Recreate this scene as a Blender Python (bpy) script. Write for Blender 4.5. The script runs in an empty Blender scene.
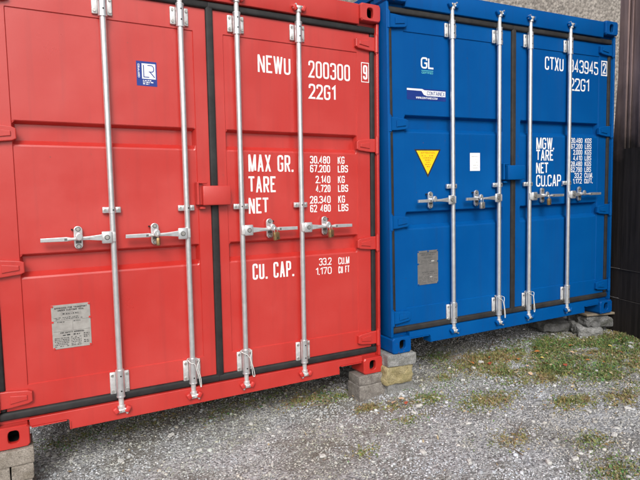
import bpy, bmesh, math, random
import numpy as np
from mathutils import Vector, Matrix, noise, Euler

S = bpy.context.scene
COL = S.collection
random.seed(4)
RNG = np.random.default_rng(11)
R = math.radians

# ------------------------------------------------------------------ camera
cd = bpy.data.cameras.new('camera')
cam = bpy.data.objects.new('camera', cd)
COL.objects.link(cam)
cd.sensor_width = 36.0
cd.lens = 544.334 / 640 * 36.0
cd.clip_start = 0.05
cd.clip_end = 500
M = Matrix(((0.87391755, 0.05545301, -0.48290069, 0.16835),
            (-0.48582617, 0.06791616, -0.87141283, -3.18050),
            (-0.0155257, 0.99614876, 0.08629364, 1.30888),
            (0, 0, 0, 1)))
cam.matrix_world = M
S.camera = cam

# ------------------------------------------------------------------ sky, sun, exposure (bright overcast)
SUN_DIR = Vector((-0.36, -0.74, 0.64)).normalized()      # towards the sun
elev = math.asin(SUN_DIR.z)
azim = math.atan2(SUN_DIR.x, SUN_DIR.y)
W = bpy.data.worlds.new('World')
S.world = W
W.use_nodes = True
nt = W.node_tree
for n in list(nt.nodes):
    nt.nodes.remove(n)
sky = nt.nodes.new('ShaderNodeTexSky')
sky.sky_type = 'NISHITA'
sky.sun_disc = False
sky.sun_elevation = elev
sky.sun_rotation = azim
sky.air_density = 1.0
sky.dust_density = 6.0
sky.ozone_density = 1.0
hs = nt.nodes.new('ShaderNodeHueSaturation')             # cloud cover greys the sky light
hs.inputs['Saturation'].default_value = 0.22
bg = nt.nodes.new('ShaderNodeBackground')
bg.inputs['Strength'].default_value = 0.12
wo = nt.nodes.new('ShaderNodeOutputWorld')
nt.links.new(sky.outputs[0], hs.inputs['Color'])
nt.links.new(hs.outputs[0], bg.inputs['Color'])
nt.links.new(bg.outputs[0], wo.inputs['Surface'])

sd = bpy.data.lights.new('sun', 'SUN')
sd.energy = 1.3
sd.angle = R(22)
sd.color = (1.0, 0.975, 0.94)
sun = bpy.data.objects.new('sun', sd)
COL.objects.link(sun)
sun.rotation_euler = SUN_DIR.to_track_quat('Z', 'Y').to_euler()
sun.location = (-4, -6, 9)

S.view_settings.view_transform = 'Standard'
S.view_settings.look = 'None'
S.view_settings.exposure = 0.27
S.view_settings.gamma = 1.0
S.view_settings.use_curve_mapping = False

# ------------------------------------------------------------------ materials
def mat(name, base, rough=0.5, metal=0.0):
    m = bpy.data.materials.new(name)
    m.use_nodes = True
    b = m.node_tree.nodes['Principled BSDF']
    b.inputs['Base Color'].default_value = (*base, 1)
    b.inputs['Roughness'].default_value = rough
    b.inputs['Metallic'].default_value = metal
    return m, m.node_tree, b

def N(t, kind, **kw):
    n = t.nodes.new(kind)
    for k, v in kw.items():
        if hasattr(n, k) and k not in n.inputs:
            setattr(n, k, v)
        else:
            n.inputs[k].default_value = v
    return n

def ramp(t, src, p0, c0, p1, c1):
    r = t.nodes.new('ShaderNodeValToRGB')
    r.color_ramp.elements[0].position = p0
    r.color_ramp.elements[1].position = p1
    r.color_ramp.elements[0].color = (*c0, 1) if len(c0) == 3 else c0
    r.color_ramp.elements[1].color = (*c1, 1) if len(c1) == 3 else c1
    t.links.new(src, r.inputs[0])
    return r

def mixc(t, fac, a, b):
    n = t.nodes.new('ShaderNodeMix')
    n.data_type = 'RGBA'
    for s, v in ((0, fac), (6, a), (7, b)):
        if isinstance(v, (tuple, list)):
            n.inputs[s].default_value = (*v, 1) if len(v) == 3 else v
        elif isinstance(v, (int, float)):
            n.inputs[s].default_value = v
        else:
            t.links.new(v, n.inputs[s])
    return n.outputs[2]

G3 = lambda v: (v, v, v)

def paint(name, col, faded, rough=0.42, rust=0.66, spec=0.5):
    m, t, b = mat(name, col, rough)
    b.inputs['Specular IOR Level'].default_value = spec
    tc = N(t, 'ShaderNodeTexCoord')
    n1 = N(t, 'ShaderNodeTexNoise', Scale=2.2, Detail=6.0, Roughness=0.6)
    t.links.new(tc.outputs['Object'], n1.inputs['Vector'])
    c1 = mixc(t, ramp(t, n1.outputs[0], 0.42, G3(0), 0.72, G3(1)).outputs[0], col, faded)
    # rain streaks: noise stretched along the height
    mp = N(t, 'ShaderNodeMapping')
    mp.inputs['Scale'].default_value = (26, 26, 1.3)
    t.links.new(tc.outputs['Object'], mp.inputs[0])
    n2 = N(t, 'ShaderNodeTexNoise', Scale=1.0, Detail=4.0)
    t.links.new(mp.outputs[0], n2.inputs['Vector'])
    st = ramp(t, n2.outputs[0], 0.52, G3(0), 0.85, G3(0.35))
    c2 = mixc(t, st.outputs[0], c1, tuple(min(1, x * 0.62 + 0.010) for x in col))
    # small chips and rust specks
    n3 = N(t, 'ShaderNodeTexNoise', Scale=34.0, Detail=5.0, Roughness=0.7)
    t.links.new(tc.outputs['Object'], n3.inputs['Vector'])
    n4 = N(t, 'ShaderNodeTexNoise', Scale=1.7, Detail=2.0)
    t.links.new(tc.outputs['Object'], n4.inputs['Vector'])
    mul = N(t, 'ShaderNodeMath', operation='MULTIPLY_ADD')
    t.links.new(n4.outputs[0], mul.inputs[0]); mul.inputs[1].default_value = 0.25
    t.links.new(n3.outputs[0], mul.inputs[2])
    sp = ramp(t, mul.outputs[0], rust + 0.13, G3(0), rust + 0.17, G3(0.85))
    c3 = mixc(t, sp.outputs[0], c2, (0.11, 0.055, 0.03))
    t.links.new(c3, b.inputs['Base Color'])
    rr = ramp(t, n1.outputs[0], 0.3, G3(rough - 0.07), 0.75, G3(rough + 0.13))
    t.links.new(rr.outputs[0], b.inputs['Roughness'])
    # sheet steel is never quite flat, and rolled paint has a fine orange peel
    nb = N(t, 'ShaderNodeTexNoise', Scale=3.2, Detail=1.0)
    t.links.new(tc.outputs['Object'], nb.inputs['Vector'])
    bp = N(t, 'ShaderNodeBump', Strength=0.35, Distance=0.02)
    t.links.new(nb.outputs[0], bp.inputs['Height'])
    nf = N(t, 'ShaderNodeTexNoise', Scale=210.0, Detail=2.0)
    t.links.new(tc.outputs['Object'], nf.inputs['Vector'])
    bp2 = N(t, 'ShaderNodeBump', Strength=0.10, Distance=0.002)
    t.links.new(nf.outputs[0], bp2.inputs['Height'])
    t.links.new(bp.outputs[0], bp2.inputs['Normal'])
    t.links.new(bp2.outputs[0], b.inputs['Normal'])
    return m

def noisy(name, a, c, scale=20.0, rough=0.7, metal=0.0, bump=0.2, dist=0.004, lo=0.35, hi=0.7, detail=6.0):
    m, t, b = mat(name, a, rough, metal)
    tc = N(t, 'ShaderNodeTexCoord')
    n1 = N(t, 'ShaderNodeTexNoise', Scale=scale, Detail=detail, Roughness=0.62)
    t.links.new(tc.outputs['Object'], n1.inputs['Vector'])
    t.links.new(ramp(t, n1.outputs[0], lo, a, hi, c).outputs[0], b.inputs['Base Color'])
    bp = N(t, 'ShaderNodeBump', Strength=bump, Distance=dist)
    t.links.new(n1.outputs[0], bp.inputs['Height'])
    t.links.new(bp.outputs[0], b.inputs['Normal'])
    return m

RED = paint('red_paint', (0.470, 0.025, 0.019), (0.508, 0.039, 0.031), 0.33, 0.70, 0.82)
RED_KEEPER = paint('red_keeper_paint', (0.50, 0.03, 0.025), (0.58, 0.05, 0.045), 0.42, 0.62)
BLUE = paint('blue_paint', (0.0, 0.070, 0.262), (0.0, 0.083, 0.292), 0.5, 0.70, 0.10)
BLUE_WORN = paint('chipped_blue_paint', (0.0, 0.066, 0.26), (0.003, 0.085, 0.29), 0.5, 0.60, 0.10)
GALV = noisy('galvanised_steel', (0.70, 0.71, 0.72), (0.86, 0.87, 0.88), 26.0, 0.30, 0.80, 0.04, 0.001)
GALV_D = noisy('weathered_zinc', (0.60, 0.60, 0.60), (0.84, 0.84, 0.83), 40.0, 0.40, 0.55, 0.10, 0.001)
RUBBER = noisy('black_rubber', (0.007, 0.007, 0.008), (0.020, 0.020, 0.020), 14.0, 0.7, 0, 0.15, 0.003)
WORN_RUBBER = noisy('dusty_rubber', (0.009, 0.0085, 0.0085), (0.028, 0.025, 0.023), 11.0, 0.75, 0, 0.2, 0.003)
DARK = mat('dark_hollow', (0.012, 0.012, 0.012), 0.9)[0]  # near-black colour stands in for the darkness inside holes
WHITE = noisy('white_paint', (0.80, 0.80, 0.79), (0.86, 0.86, 0.85), 40.0, 0.5, 0, 0.03, 0.001)
OFFWHITE = mat('paper_white', (0.78, 0.79, 0.80), 0.55)[0]
LRBLUE = mat('sticker_blue', (0.010, 0.038, 0.235), 0.35)[0]
NAVY = mat('sticker_navy', (0.004, 0.028, 0.20), 0.35)[0]
TEAL = mat('teal_ink', (0.10, 0.50, 0.52), 0.5)[0]
YELLOW = mat('sticker_yellow', (0.86, 0.58, 0.01), 0.4)[0]
ORANGE_INK = mat('orange_ink', (0.55, 0.22, 0.01), 0.5)[0]
BLACKINK = mat('black_ink', (0.02, 0.02, 0.022), 0.5)[0]
PLATE = noisy('aluminium_plate', (0.32, 0.305, 0.285), (0.42, 0.405, 0.38), 30.0, 0.5, 0.25, 0.05, 0.001)
PLATE_D = noisy('tarnished_plate', (0.15, 0.145, 0.14), (0.21, 0.20, 0.19), 30.0, 0.55, 0.25, 0.05, 0.001)
PLATE_DI = mat('tarnished_ink', (0.07, 0.07, 0.07), 0.6)[0]
PLATE_L = mat('plate_worn_light', (0.40, 0.39, 0.37), 0.5)[0]
RECESS_SHADE = noisy('recess_shade', (0.10, 0.10, 0.10), (0.22, 0.22, 0.21), 60.0, 0.5, 0.5, 0.1, 0.001)  # dark tone painting the shade in slots and round bolts
BRASS = noisy('brass', (0.28, 0.175, 0.075), (0.44, 0.31, 0.155), 50.0, 0.42, 0.75, 0.1, 0.001)
STEEL = noisy('dull_steel', (0.40, 0.39, 0.37), (0.58, 0.57, 0.54), 50.0, 0.4, 0.8, 0.1, 0.001)
CORD = mat('white_cord', (0.66, 0.66, 0.64), 0.6)[0]
def rocky(name, dark, light, stain, scale=16.0, grain=150.0):
    m, t, b = mat(name, light, 0.93)
    tc = N(t, 'ShaderNodeTexCoord')
    n1 = N(t, 'ShaderNodeTexNoise', Scale=scale, Detail=8.0, Roughness=0.7)
    n2 = N(t, 'ShaderNodeTexNoise', Scale=grain, Detail=3.0, Roughness=0.6)
    n3 = N(t, 'ShaderNodeTexNoise', Scale=scale * .45, Detail=6.0, Roughness=0.65, Distortion=1.2)
    v = N(t, 'ShaderNodeTexVoronoi', Scale=grain * .45)
    for n in (n1, n2, n3, v):
        t.links.new(tc.outputs['Object'], n.inputs['Vector'])
    c = ramp(t, n1.outputs[0], .34, dark, .66, light).outputs[0]
    c = mixc(t, ramp(t, n3.outputs[0], .52, G3(0), .68, G3(.8)).outputs[0], c, stain)
    c = mixc(t, ramp(t, n2.outputs[0], .38, G3(.55), .60, G3(0)).outputs[0], c, tuple(x * .45 for x in dark))
    pore = ramp(t, v.outputs['Distance'], .10, G3(.75), .26, G3(0))
    c = mixc(t, pore.outputs[0], c, tuple(x * .35 for x in dark))
    t.links.new(c, b.inputs['Base Color'])
    a = N(t, 'ShaderNodeMath', operation='MULTIPLY_ADD')
    t.links.new(n2.outputs[0], a.inputs[0]); a.inputs[1].default_value = .5; t.links.new(n1.outputs[0], a.inputs[2])
    bp = N(t, 'ShaderNodeBump', Strength=.9, Distance=.008)
    t.links.new(a.outputs[0], bp.inputs['Height']); t.links.new(bp.outputs[0], b.inputs['Normal'])
    return m
CONCRETE = rocky('concrete_block', (0.17, 0.15, 0.135), (0.34, 0.315, 0.285), (0.14, 0.12, 0.095))
CONCRETE_B = rocky('pale_concrete', (0.22, 0.19, 0.155), (0.42, 0.375, 0.325), (0.17, 0.14, 0.10))
CONCRETE_G = rocky('grey_concrete', (0.20, 0.20, 0.195), (0.38, 0.38, 0.37), (0.15, 0.15, 0.12))
SANDSTONE = rocky('yellow_stone', (0.27, 0.22, 0.10), (0.50, 0.43, 0.25), (0.16, 0.15, 0.06), 12.0)
GREYROCK = rocky('grey_rock', (0.10, 0.10, 0.10), (0.27, 0.27, 0.265), (0.09, 0.095, 0.06), 12.0)
PALEROCK = noisy('pale_rock', (0.42, 0.41, 0.39), (0.62, 0.61, 0.585), 30.0, 0.85, 0, 0.4, 0.004)
OLDWOOD = noisy('old_wood', (0.15, 0.12, 0.085), (0.28, 0.235, 0.175), 12.0, 0.85, 0, 0.3, 0.003)
TWIGWOOD = noisy('twig_wood', (0.10, 0.07, 0.045), (0.22, 0.16, 0.11), 30.0, 0.9)

def attr_mat(name, rough=0.85, spec=0.3, trans=False):
    m, t, b = mat(name, (0.3, 0.3, 0.3), rough)
    a = N(t, 'ShaderNodeAttribute')
    a.attribute_name = 'tint'
    t.links.new(a.outputs['Color'], b.inputs['Base Color'])
    b.inputs['Specular IOR Level'].default_value = spec
    return m
GRAVEL = attr_mat('gravel_stone', 0.85, 0.35)
GRASS = attr_mat('grass_blade', 0.6, 0.3)

# ------------------------------------------------------------------ mesh helpers
class MB:
    def __init__(s):
        s.v, s.f, s.m, s.sm, s.mats = [], [], [], [], []
    def mi(s, m):
        if m not in s.mats:
            s.mats.append(m)
        return s.mats.index(m)
    def add(s, vs, fs, m, smooth=False):
        o = len(s.v); k = s.mi(m)
        s.v += [tuple(p) for p in vs]
        for f in fs:
            s.f.append([i + o for i in f]); s.m.append(k); s.sm.append(smooth)
    def box(s, x0, x1, y0, y1, z0, z1, m, bev=0.0, seg=1, xf=None):
        b = bmesh.new()
        bmesh.ops.create_cube(b, size=1.0)
        for v in b.verts:
            v.co = Vector((x0 + (v.co.x + .5) * (x1 - x0), y0 + (v.co.y + .5) * (y1 - y0), z0 + (v.co.z + .5) * (z1 - z0)))
        if bev > 0:
            bev = min(bev, 0.49 * min(abs(x1 - x0), abs(y1 - y0), abs(z1 - z0)))
            bmesh.ops.bevel(b, geom=list(b.edges), offset=bev, segments=seg, affect='EDGES', profile=0.5)
        bmesh.ops.recalc_face_normals(b, faces=list(b.faces))
        s.frombm(b, m, seg > 1, xf)
    def frombm(s, b, m, smooth=False, xf=None):
        b.verts.ensure_lookup_table(); b.verts.index_update()
        vs = [(xf @ v.co) if xf else v.co for v in b.verts]
        s.add(vs, [[v.index for v in f.verts] for f in b.faces], m, smooth)
        b.free()
    def cyl(s, p0, p1, r0, m, r1=None, n=16, caps=True, smooth=True):
        p0, p1 = Vector(p0), Vector(p1)
        r1 = r0 if r1 is None else r1
        d = (p1 - p0).normalized()
        u = d.orthogonal().normalized(); w = d.cross(u)
        vs = []
        for p, r in ((p0, r0), (p1, r1)):
            for i in range(n):
                a = 2 * math.pi * i / n
                vs.append(p + (u * math.cos(a) + w * math.sin(a)) * r)
        s.add(vs, [[i, (i + 1) % n, n + (i + 1) % n, n + i] for i in range(n)], m, smooth)
        if caps:
            s.add(vs[:n], [list(range(n))[::-1]], m); s.add(vs[n:], [list(range(n))], m)
    def tube(s, pts, r, m, n=8):
        pts = [Vector(p) for p in pts]
        vs, fs = [], []
        u = None
        for i, p in enumerate(pts):
            d = (pts[min(i + 1, len(pts) - 1)] - pts[max(i - 1, 0)]).normalized()
            u = d.orthogonal().normalized() if u is None else (u - d * u.dot(d)).normalized()
            w = d.cross(u)
            rr = r[i] if isinstance(r, (list, tuple)) else r
            for k in range(n):
                a = 2 * math.pi * k / n
                vs.append(p + (u * math.cos(a) + w * math.sin(a)) * rr)
        for i in range(len(pts) - 1):
            for k in range(n):
                fs.append([i * n + k, i * n + (k + 1) % n, (i + 1) * n + (k + 1) % n, (i + 1) * n + k])
        fs.append(list(range(n))[::-1]); fs.append([(len(pts) - 1) * n + k for k in range(n)])
        s.add(vs, fs, m, True)
    def prism(s, xz, y0, y1, m, bev=0.0):
        """outline in the door plane (x, z), pushed from y0 (front) to y1"""
        b = bmesh.new()
        fr = [b.verts.new((x, y0, z)) for x, z in xz]
        f = b.faces.new(fr)
        r = bmesh.ops.extrude_face_region(b, geom=[f])
        for v in r['geom']:
            if isinstance(v, bmesh.types.BMVert):
                v.co.y = y1
        bmesh.ops.recalc_face_normals(b, faces=list(b.faces))
        if bev > 0:
            bmesh.ops.bevel(b, geom=[e for e in b.edges if abs(e.verts[0].co.y - y0) < 1e-6 and abs(e.verts[1].co.y - y0) < 1e-6],
                            offset=bev, segments=2, affect='EDGES', profile=0.5)
        s.frombm(b, m)
    def mirror(s, on):
        if on:
            s.v = [(2.438 - x, y, z) for x, y, z in s.v]
            s.f = [f[::-1] for f in s.f]
        return s
    def build(s, name, parent=None):
        me = bpy.data.meshes.new(name)
        me.from_pydata([tuple(p) for p in s.v], [], s.f)
        for m in s.mats:
            me.materials.append(m)
        me.polygons.foreach_set('material_index', s.m)
        me.polygons.foreach_set('use_smooth', s.sm)
        me.update()
        o = bpy.data.objects.new(name, me)
        COL.objects.link(o)
        if parent:
            o.parent = parent
        return o

def tag(o, label=None, cat=None, group=None, kind=None):
    if label: o['label'] = label
    if cat: o['category'] = cat
    if group: o['group'] = group
    if kind: o['kind'] = kind
    return o

def empty(name, loc, rot=(0, 0, 0)):
    o = bpy.data.objects.new(name, None)
    o.empty_display_size = 0.1
    COL.objects.link(o)
    o.location = loc; o.rotation_euler = rot
    return o

def copy_tree(o, parent=None):
    c = o.copy(); COL.objects.link(c)
    if parent: c.parent = parent
    for ch in [x for x in COL.objects if x.parent == o]:
        copy_tree(ch, c)
    return c

# ------------------------------------------------------------------ lettering: a narrow stroke alphabet
r_ = 0.45    # corner radius in glyph widths
GL = {
 '0': (1, [[(0,0,r_),(1,0,r_),(1,1,r_),(0,1,r_),'c']]),
 '1': (.55, [[(0,.80),(.55,1),(.55,0)]]),
 '2': (1, [[(0,.74),(0,1,r_),(1,1,r_),(1,.60,.3),(0,0),(1,0)]]),
 '3': (1, [[(0,.80),(0,1,r_),(1,1,r_),(1,.53,.35),(.38,.53)], [(.6,.53),(1,.53,.35),(1,0,r_),(0,0,r_),(0,.22)]]),
 '4': (1, [[(.72,0),(.72,1),(0,.26),(1.05,.26)]]),
 '5': (1, [[(.95,1),(0,1),(0,.57),(1,.57,r_),(1,0,r_),(0,0,r_),(0,.2)]]),
 '6': (1, [[(0,0,r_),(1,0,r_),(1,.57,r_),(0,.57,.2),'c'], [(.98,.80),(.98,1,r_),(0,1,r_),(0,.3)]]),
 '7': (1, [[(0,1),(1,1),(.35,0)]]),
 '8': (1, [[(0,0,r_),(1,0,r_),(1,.53,.3),(0,.53,.3),'c'], [(0,.53,.3),(0,1,r_),(1,1,r_),(1,.53,.3)]]),
 '9': (1, [[(0,.43,r_),(1,.43,.2),(1,1,r_),(0,1,r_),'c'], [(.02,.20),(.02,0,r_),(1,0,r_),(1,.7)]]),
 'A': (1.05, [['d',(0,0),(.52,1)], ['d',(1.05,0),(.53,1)], [(.2,.28),(.85,.28)]]),
 'B': (1, [[(0,0),(0,1)], [(0,1),(1,1,r_),(1,.53,.3),(0,.53)], [(.3,.53),(1,.53,.3),(1,0,r_),(0,0)]]),
 'C': (1, [[(1,.74),(1,1,r_),(0,1,r_),(0,0,r_),(1,0,r_),(1,.26)]]),
 'D': (1, [[(0,0),(0,1),(1,1,r_),(1,0,r_),'c']]),
 'E': (.85, [[(.85,1),(0,1),(0,0),(.85,0)], [(0,.53),(.72,.53)]]),
 'F': (.85, [[(.85,1),(0,1),(0,0)], [(0,.53),(.72,.53)]]),
 'G': (1, [[(1,.76),(1,1,r_),(0,1,r_),(0,0,r_),(1,0,r_),(1,.48),(.55,.48)]]),
 'H': (1, [[(0,0),(0,1)], [(1,0),(1,1)], [(0,.53),(1,.53)]]),
 'I': (.0, [[(0,0),(0,1)]]),
 'J': (.9, [[(.9,1),(.9,0,r_),(0,0,r_),(0,.25)]]),
 'K': (1, [[(0,0),(0,1)], ['d',(1,1),(.05,.40)], ['d',(.30,.58),(1,0)]]),
 'L': (.8, [[(0,1),(0,0),(.8,0)]]),
 'M': (1.35, [[(0,0),(0,1)], ['d',(.04,1),(.66,.0)], ['d',(1.31,1),(.69,.0)], [(1.35,1),(1.35,0)]]),
 'N': (1.05, [[(0,0),(0,1)], ['d',(.02,1),(1.03,0)], [(1.05,0),(1.05,1)]]),
 'O': (1, [[(0,0,r_),(1,0,r_),(1,1,r_),(0,1,r_),'c']]),
 'P': (1, [[(0,0),(0,1)], [(0,1),(1,1,r_),(1,.46,r_),(0,.46)]]),
 'Q': (1, [[(0,0,r_),(1,0,r_),(1,1,r_),(0,1,r_),'c'], [(.6,.25),(1.1,-.05)]]),
 'R': (1, [[(0,0),(0,1)], [(0,1),(1,1,r_),(1,.46,r_),(0,.46)], ['d',(.48,.46),(1,0)]]),
 'S': (1, [[(1,.78),(1,1,r_),(0,1,r_),(0,.53,r_),(1,.53,r_),(1,0,r_),(0,0,r_),(0,.22)]]),
 'T': (1, [[(0,1),(1,1)], [(.5,1),(.5,0)]]),
 'U': (1, [[(0,1),(0,0,r_),(1,0,r_),(1,1)]]),
 'V': (1.05, [['d',(0,1),(.51,0)], ['d',(1.05,1),(.54,0)]]),
 'W': (1.5, [['d',(0,1),(.37,0)], ['d',(.74,1),(.39,0)], ['d',(.76,1),(1.11,0)], ['d',(1.5,1),(1.13,0)]]),
 'X': (1, [['d',(0,0),(1,1)], ['d',(0,1),(1,0)]]),
 'Y': (1, [['d',(0,1),(.5,.45)], ['d',(1,1),(.5,.45)], [(.5,.5),(.5,0)]]),
 '.': (.0, [[(0,0),(0,.05)]]),
 ' ': (.55, []),
 '-': (.6, [[(0,.5),(.6,.5)]]),
}
def round_poly(pts, closed, w, sw=0):
    out = []
    n = len(pts)
    for i, p in enumerate(pts):
        r = p[2] if len(p) > 2 else 0
        P = Vector(p[:2])
        if r > 0 and (closed or 0 < i < n - 1):
            A, B = Vector(pts[i - 1][:2]), Vector(pts[(i + 1) % n][:2])
            da, db = A - P, B - P
            rr = min(max(r * w, sw * .56), da.length * 0.499, db.length * 0.499)
            a, b = P + da.normalized() * rr, P + db.normalized() * rr
            for k in range(6):
                q = k / 5
                out.append(a * (1 - q) ** 2 + P * 2 * q * (1 - q) + b * q * q)
        else:
            out.append(P)
    res = [out[0]]
    for p in out[1:]:
        if (p - res[-1]).length > 1e-7:
            res.append(p)
    if closed and (res[0] - res[-1]).length < 1e-7:
        res.pop()
    return res

def ribbon(pts, closed, sw):
    n = len(pts); L, Rr = [], []
    for i in range(n):
        a = pts[i - 1] if (closed or i > 0) else None
        b = pts[(i + 1) % n] if (closed or i < n - 1) else None
        d1 = (pts[i] - a).normalized() if a is not None else None
        d2 = (b - pts[i]).normalized() if b is not None else None
        if d1 is None: d1 = d2
        if d2 is None: d2 = d1
        n1 = Vector((-d1.y, d1.x)); n2 = Vector((-d2.y, d2.x))
        m = n1 + n2
        if m.length < 1e-6: m = n1
        m = m.normalized()
        k = 1 / max(0.40, m.dot(n1))
        L.append(pts[i] + m * sw / 2 * k); Rr.append(pts[i] - m * sw / 2 * k)
    vs = L + Rr
    fs = [[i, n + i, n + (i + 1) % n, (i + 1) % n] for i in range(n if closed else n - 1)]
    return vs, fs

def text(mb, s, x0, x1, z0, z1, y, m, sw=None, gap=0.62, rot=False):
    """fit the string between x0..x1 and z0..z1 in the door plane at depth y"""
    h = (z1 - z0) if not rot else (x1 - x0)
    sw = sw or h * 0.135
    tot = sum(GL[c][0] for c in s)
    span = ((x1 - x0) if not rot else (z1 - z0)) - sw
    sp = sw + h * .085                         # room between two letters
    w = (span - sp * (len(s) - 1)) / tot
    if w < h * .12:
        sp = span * .40 / max(1, len(s) - 1); w = span * .60 / tot
    gap = sp / w
    hh = h - sw
    cur = 0.0; k = 0
    for c in s:
        cw, strokes = GL[c]
        k = 0
        for st in strokes:
            if c == '.':
                vs = [Vector((cur * w + a * sw * .56, b * sw * .56)) for a, b in ((-1, -1), (1, -1), (1, 1), (-1, 1))]
                fs = [[0, 1, 2, 3]]
            elif st[0] == 'd':
                q_ = [Vector(((cur + p[0]) * w, p[1] * hh + (sw / 2 if p[1] == 1 else (-sw / 2 if p[1] == 0 else 0)))) for p in st[1:]]
                d_ = q_[1] - q_[0]
                hw = sw * .5 * min(1.8, d_.length / abs(d_.y)) * .96
                vs = [Vector((q_[0].x - hw, q_[0].y)), Vector((q_[0].x + hw, q_[0].y)), Vector((q_[1].x + hw, q_[1].y)), Vector((q_[1].x - hw, q_[1].y))]
                fs = [[0, 1, 2, 3]] if d_.y > 0 else [[3, 2, 1, 0]]
            else:
                closed = st[-1] == 'c'
                P = [((cur + p[0]) * w, p[1] * hh + ((sw / 2 if p[1] == 1 else -sw / 2) if i in (0, len(st) - 1) and p[1] in (0, 1) and st[1][1] != p[1] and len(st) == 2 else 0), *(p[2:]))
                     for i, p in enumerate(st) if p != 'c']
                if not closed:                     # square ends on the arms
                    for a_, b_ in ((0, 1), (-1, -2)):
                        if abs(P[a_][1] - P[b_][1]) < 1e-9 and st[a_][0] in (0, cw):
                            P[a_] = (P[a_][0] + math.copysign(sw * .45, P[a_][0] - P[b_][0]), *P[a_][1:])
                vs, fs = ribbon(round_poly(P, closed, w, sw), closed, sw)
            yy = y - 0.00012 * k
            if rot:
                V = [(x1 - sw / 2 - v.y, yy, z0 + sw / 2 + v.x) for v in vs]
            else:
                V = [(x0 + sw / 2 + v.x, yy, z0 + sw / 2 + v.y) for v in vs]
            mb.add(V, fs, m); k += 1
        cur += cw + gap

def flat(mb, xz, y, m):
    mb.add([(x, y, z) for x, z in xz], [list(range(len(xz)))], m)
def rect(mb, x0, x1, z0, z1, y, m):
    flat(mb, [(x0, z0), (x1, z0), (x1, z1), (x0, z1)], y, m)
def outline(mb, pts, y, sw, m):
    vs, fs = ribbon([Vector(p) for p in pts], True, sw)
    mb.add([(v.x, y, v.y) for v in vs], fs, m)
def scribble(mb, x0, x1, z, h, y, m, seed, dens=0.8):
    """a line of print too small to read: short word-like strokes"""
    rg = random.Random(seed); x = x0
    while x < x1:
        w = rg.uniform(.5, 2.6) * h
        if rg.random() < dens:
            rect(mb, x, min(x + w, x1), z, z + h * rg.uniform(.7, 1), y, m)
        x += w + h * rg.uniform(.4, .9)

# ------------------------------------------------------------------ the container
Wd, Hd, Ld = 2.438, 2.591, 6.058
RY, PY, GY = 0.055, 0.061, 0.100      # depths: door rim, door panel, groove floor
FY = 0.022                            # sill and header face

def casting(parent, pm, mx, top):
    mb = MB()
    x0, x1 = 0.0, 0.162
    z0, z1 = (Hd - .118, Hd) if top else (0.0, .118)
    n = 32; ang = [2 * math.pi * (i + .5) / n for i in range(n)]
    cx, cz = .086, (z0 + z1) / 2 + (.004 if not top else -.004)
    def sup(a, hx, hz, p):
        c, s_ = math.cos(a), math.sin(a)
        k = (abs(c / hx) ** p + abs(s_ / hz) ** p) ** (-1 / p)
        return k * c, k * s_
    mxx, mzz = (x0 + x1) / 2, (z0 + z1) / 2
    def ring(hx, hz, p, y, ox, oz):
        return [(ox + sup(a, hx, hz, p)[0], y, oz + sup(a, hx, hz, p)[1]) for a in ang]
    rings = [ring(.081, .059, 14, .170, mxx, mzz), ring(.081, .059, 14, .008, mxx, mzz), ring(.076, .054, 12, .0, mxx, mzz),
             ring(.029, .037, 3.2, .0, cx, cz), ring(.026, .034, 3.2, .005, cx, cz), ring(.026, .034, 3.2, .030, cx, cz),
             ring(.050, .046, 6, .031, cx, cz), ring(.050, .046, 6, .155, cx, cz)]
    vs = [v for r in rings for v in r]
    for j in range(len(rings) - 1):
        fs = [[j * n + i, (j + 1) * n + i, (j + 1) * n + (i + 1) % n, j * n + (i + 1) % n] for i in range(n)]
        mb.add(vs, fs, pm if j < 5 else DARK, False)
    mb.add(rings[-1], [list(range(n))], DARK)
    mb.mirror(mx)
    return mb.build('corner_casting', parent)

def sheet_grid(mb, xs, zs, yf, m):
    vs = [(x, yf(x, i, z, j), z) for j, z in enumerate(zs) for i, x in enumerate(xs)]
    nx = len(xs)
    fs = [[j * nx + i, j * nx + i + 1, (j + 1) * nx + i + 1, (j + 1) * nx + i] for j in range(len(zs) - 1) for i in range(nx - 1)]
    mb.add(vs, fs, m)

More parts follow.
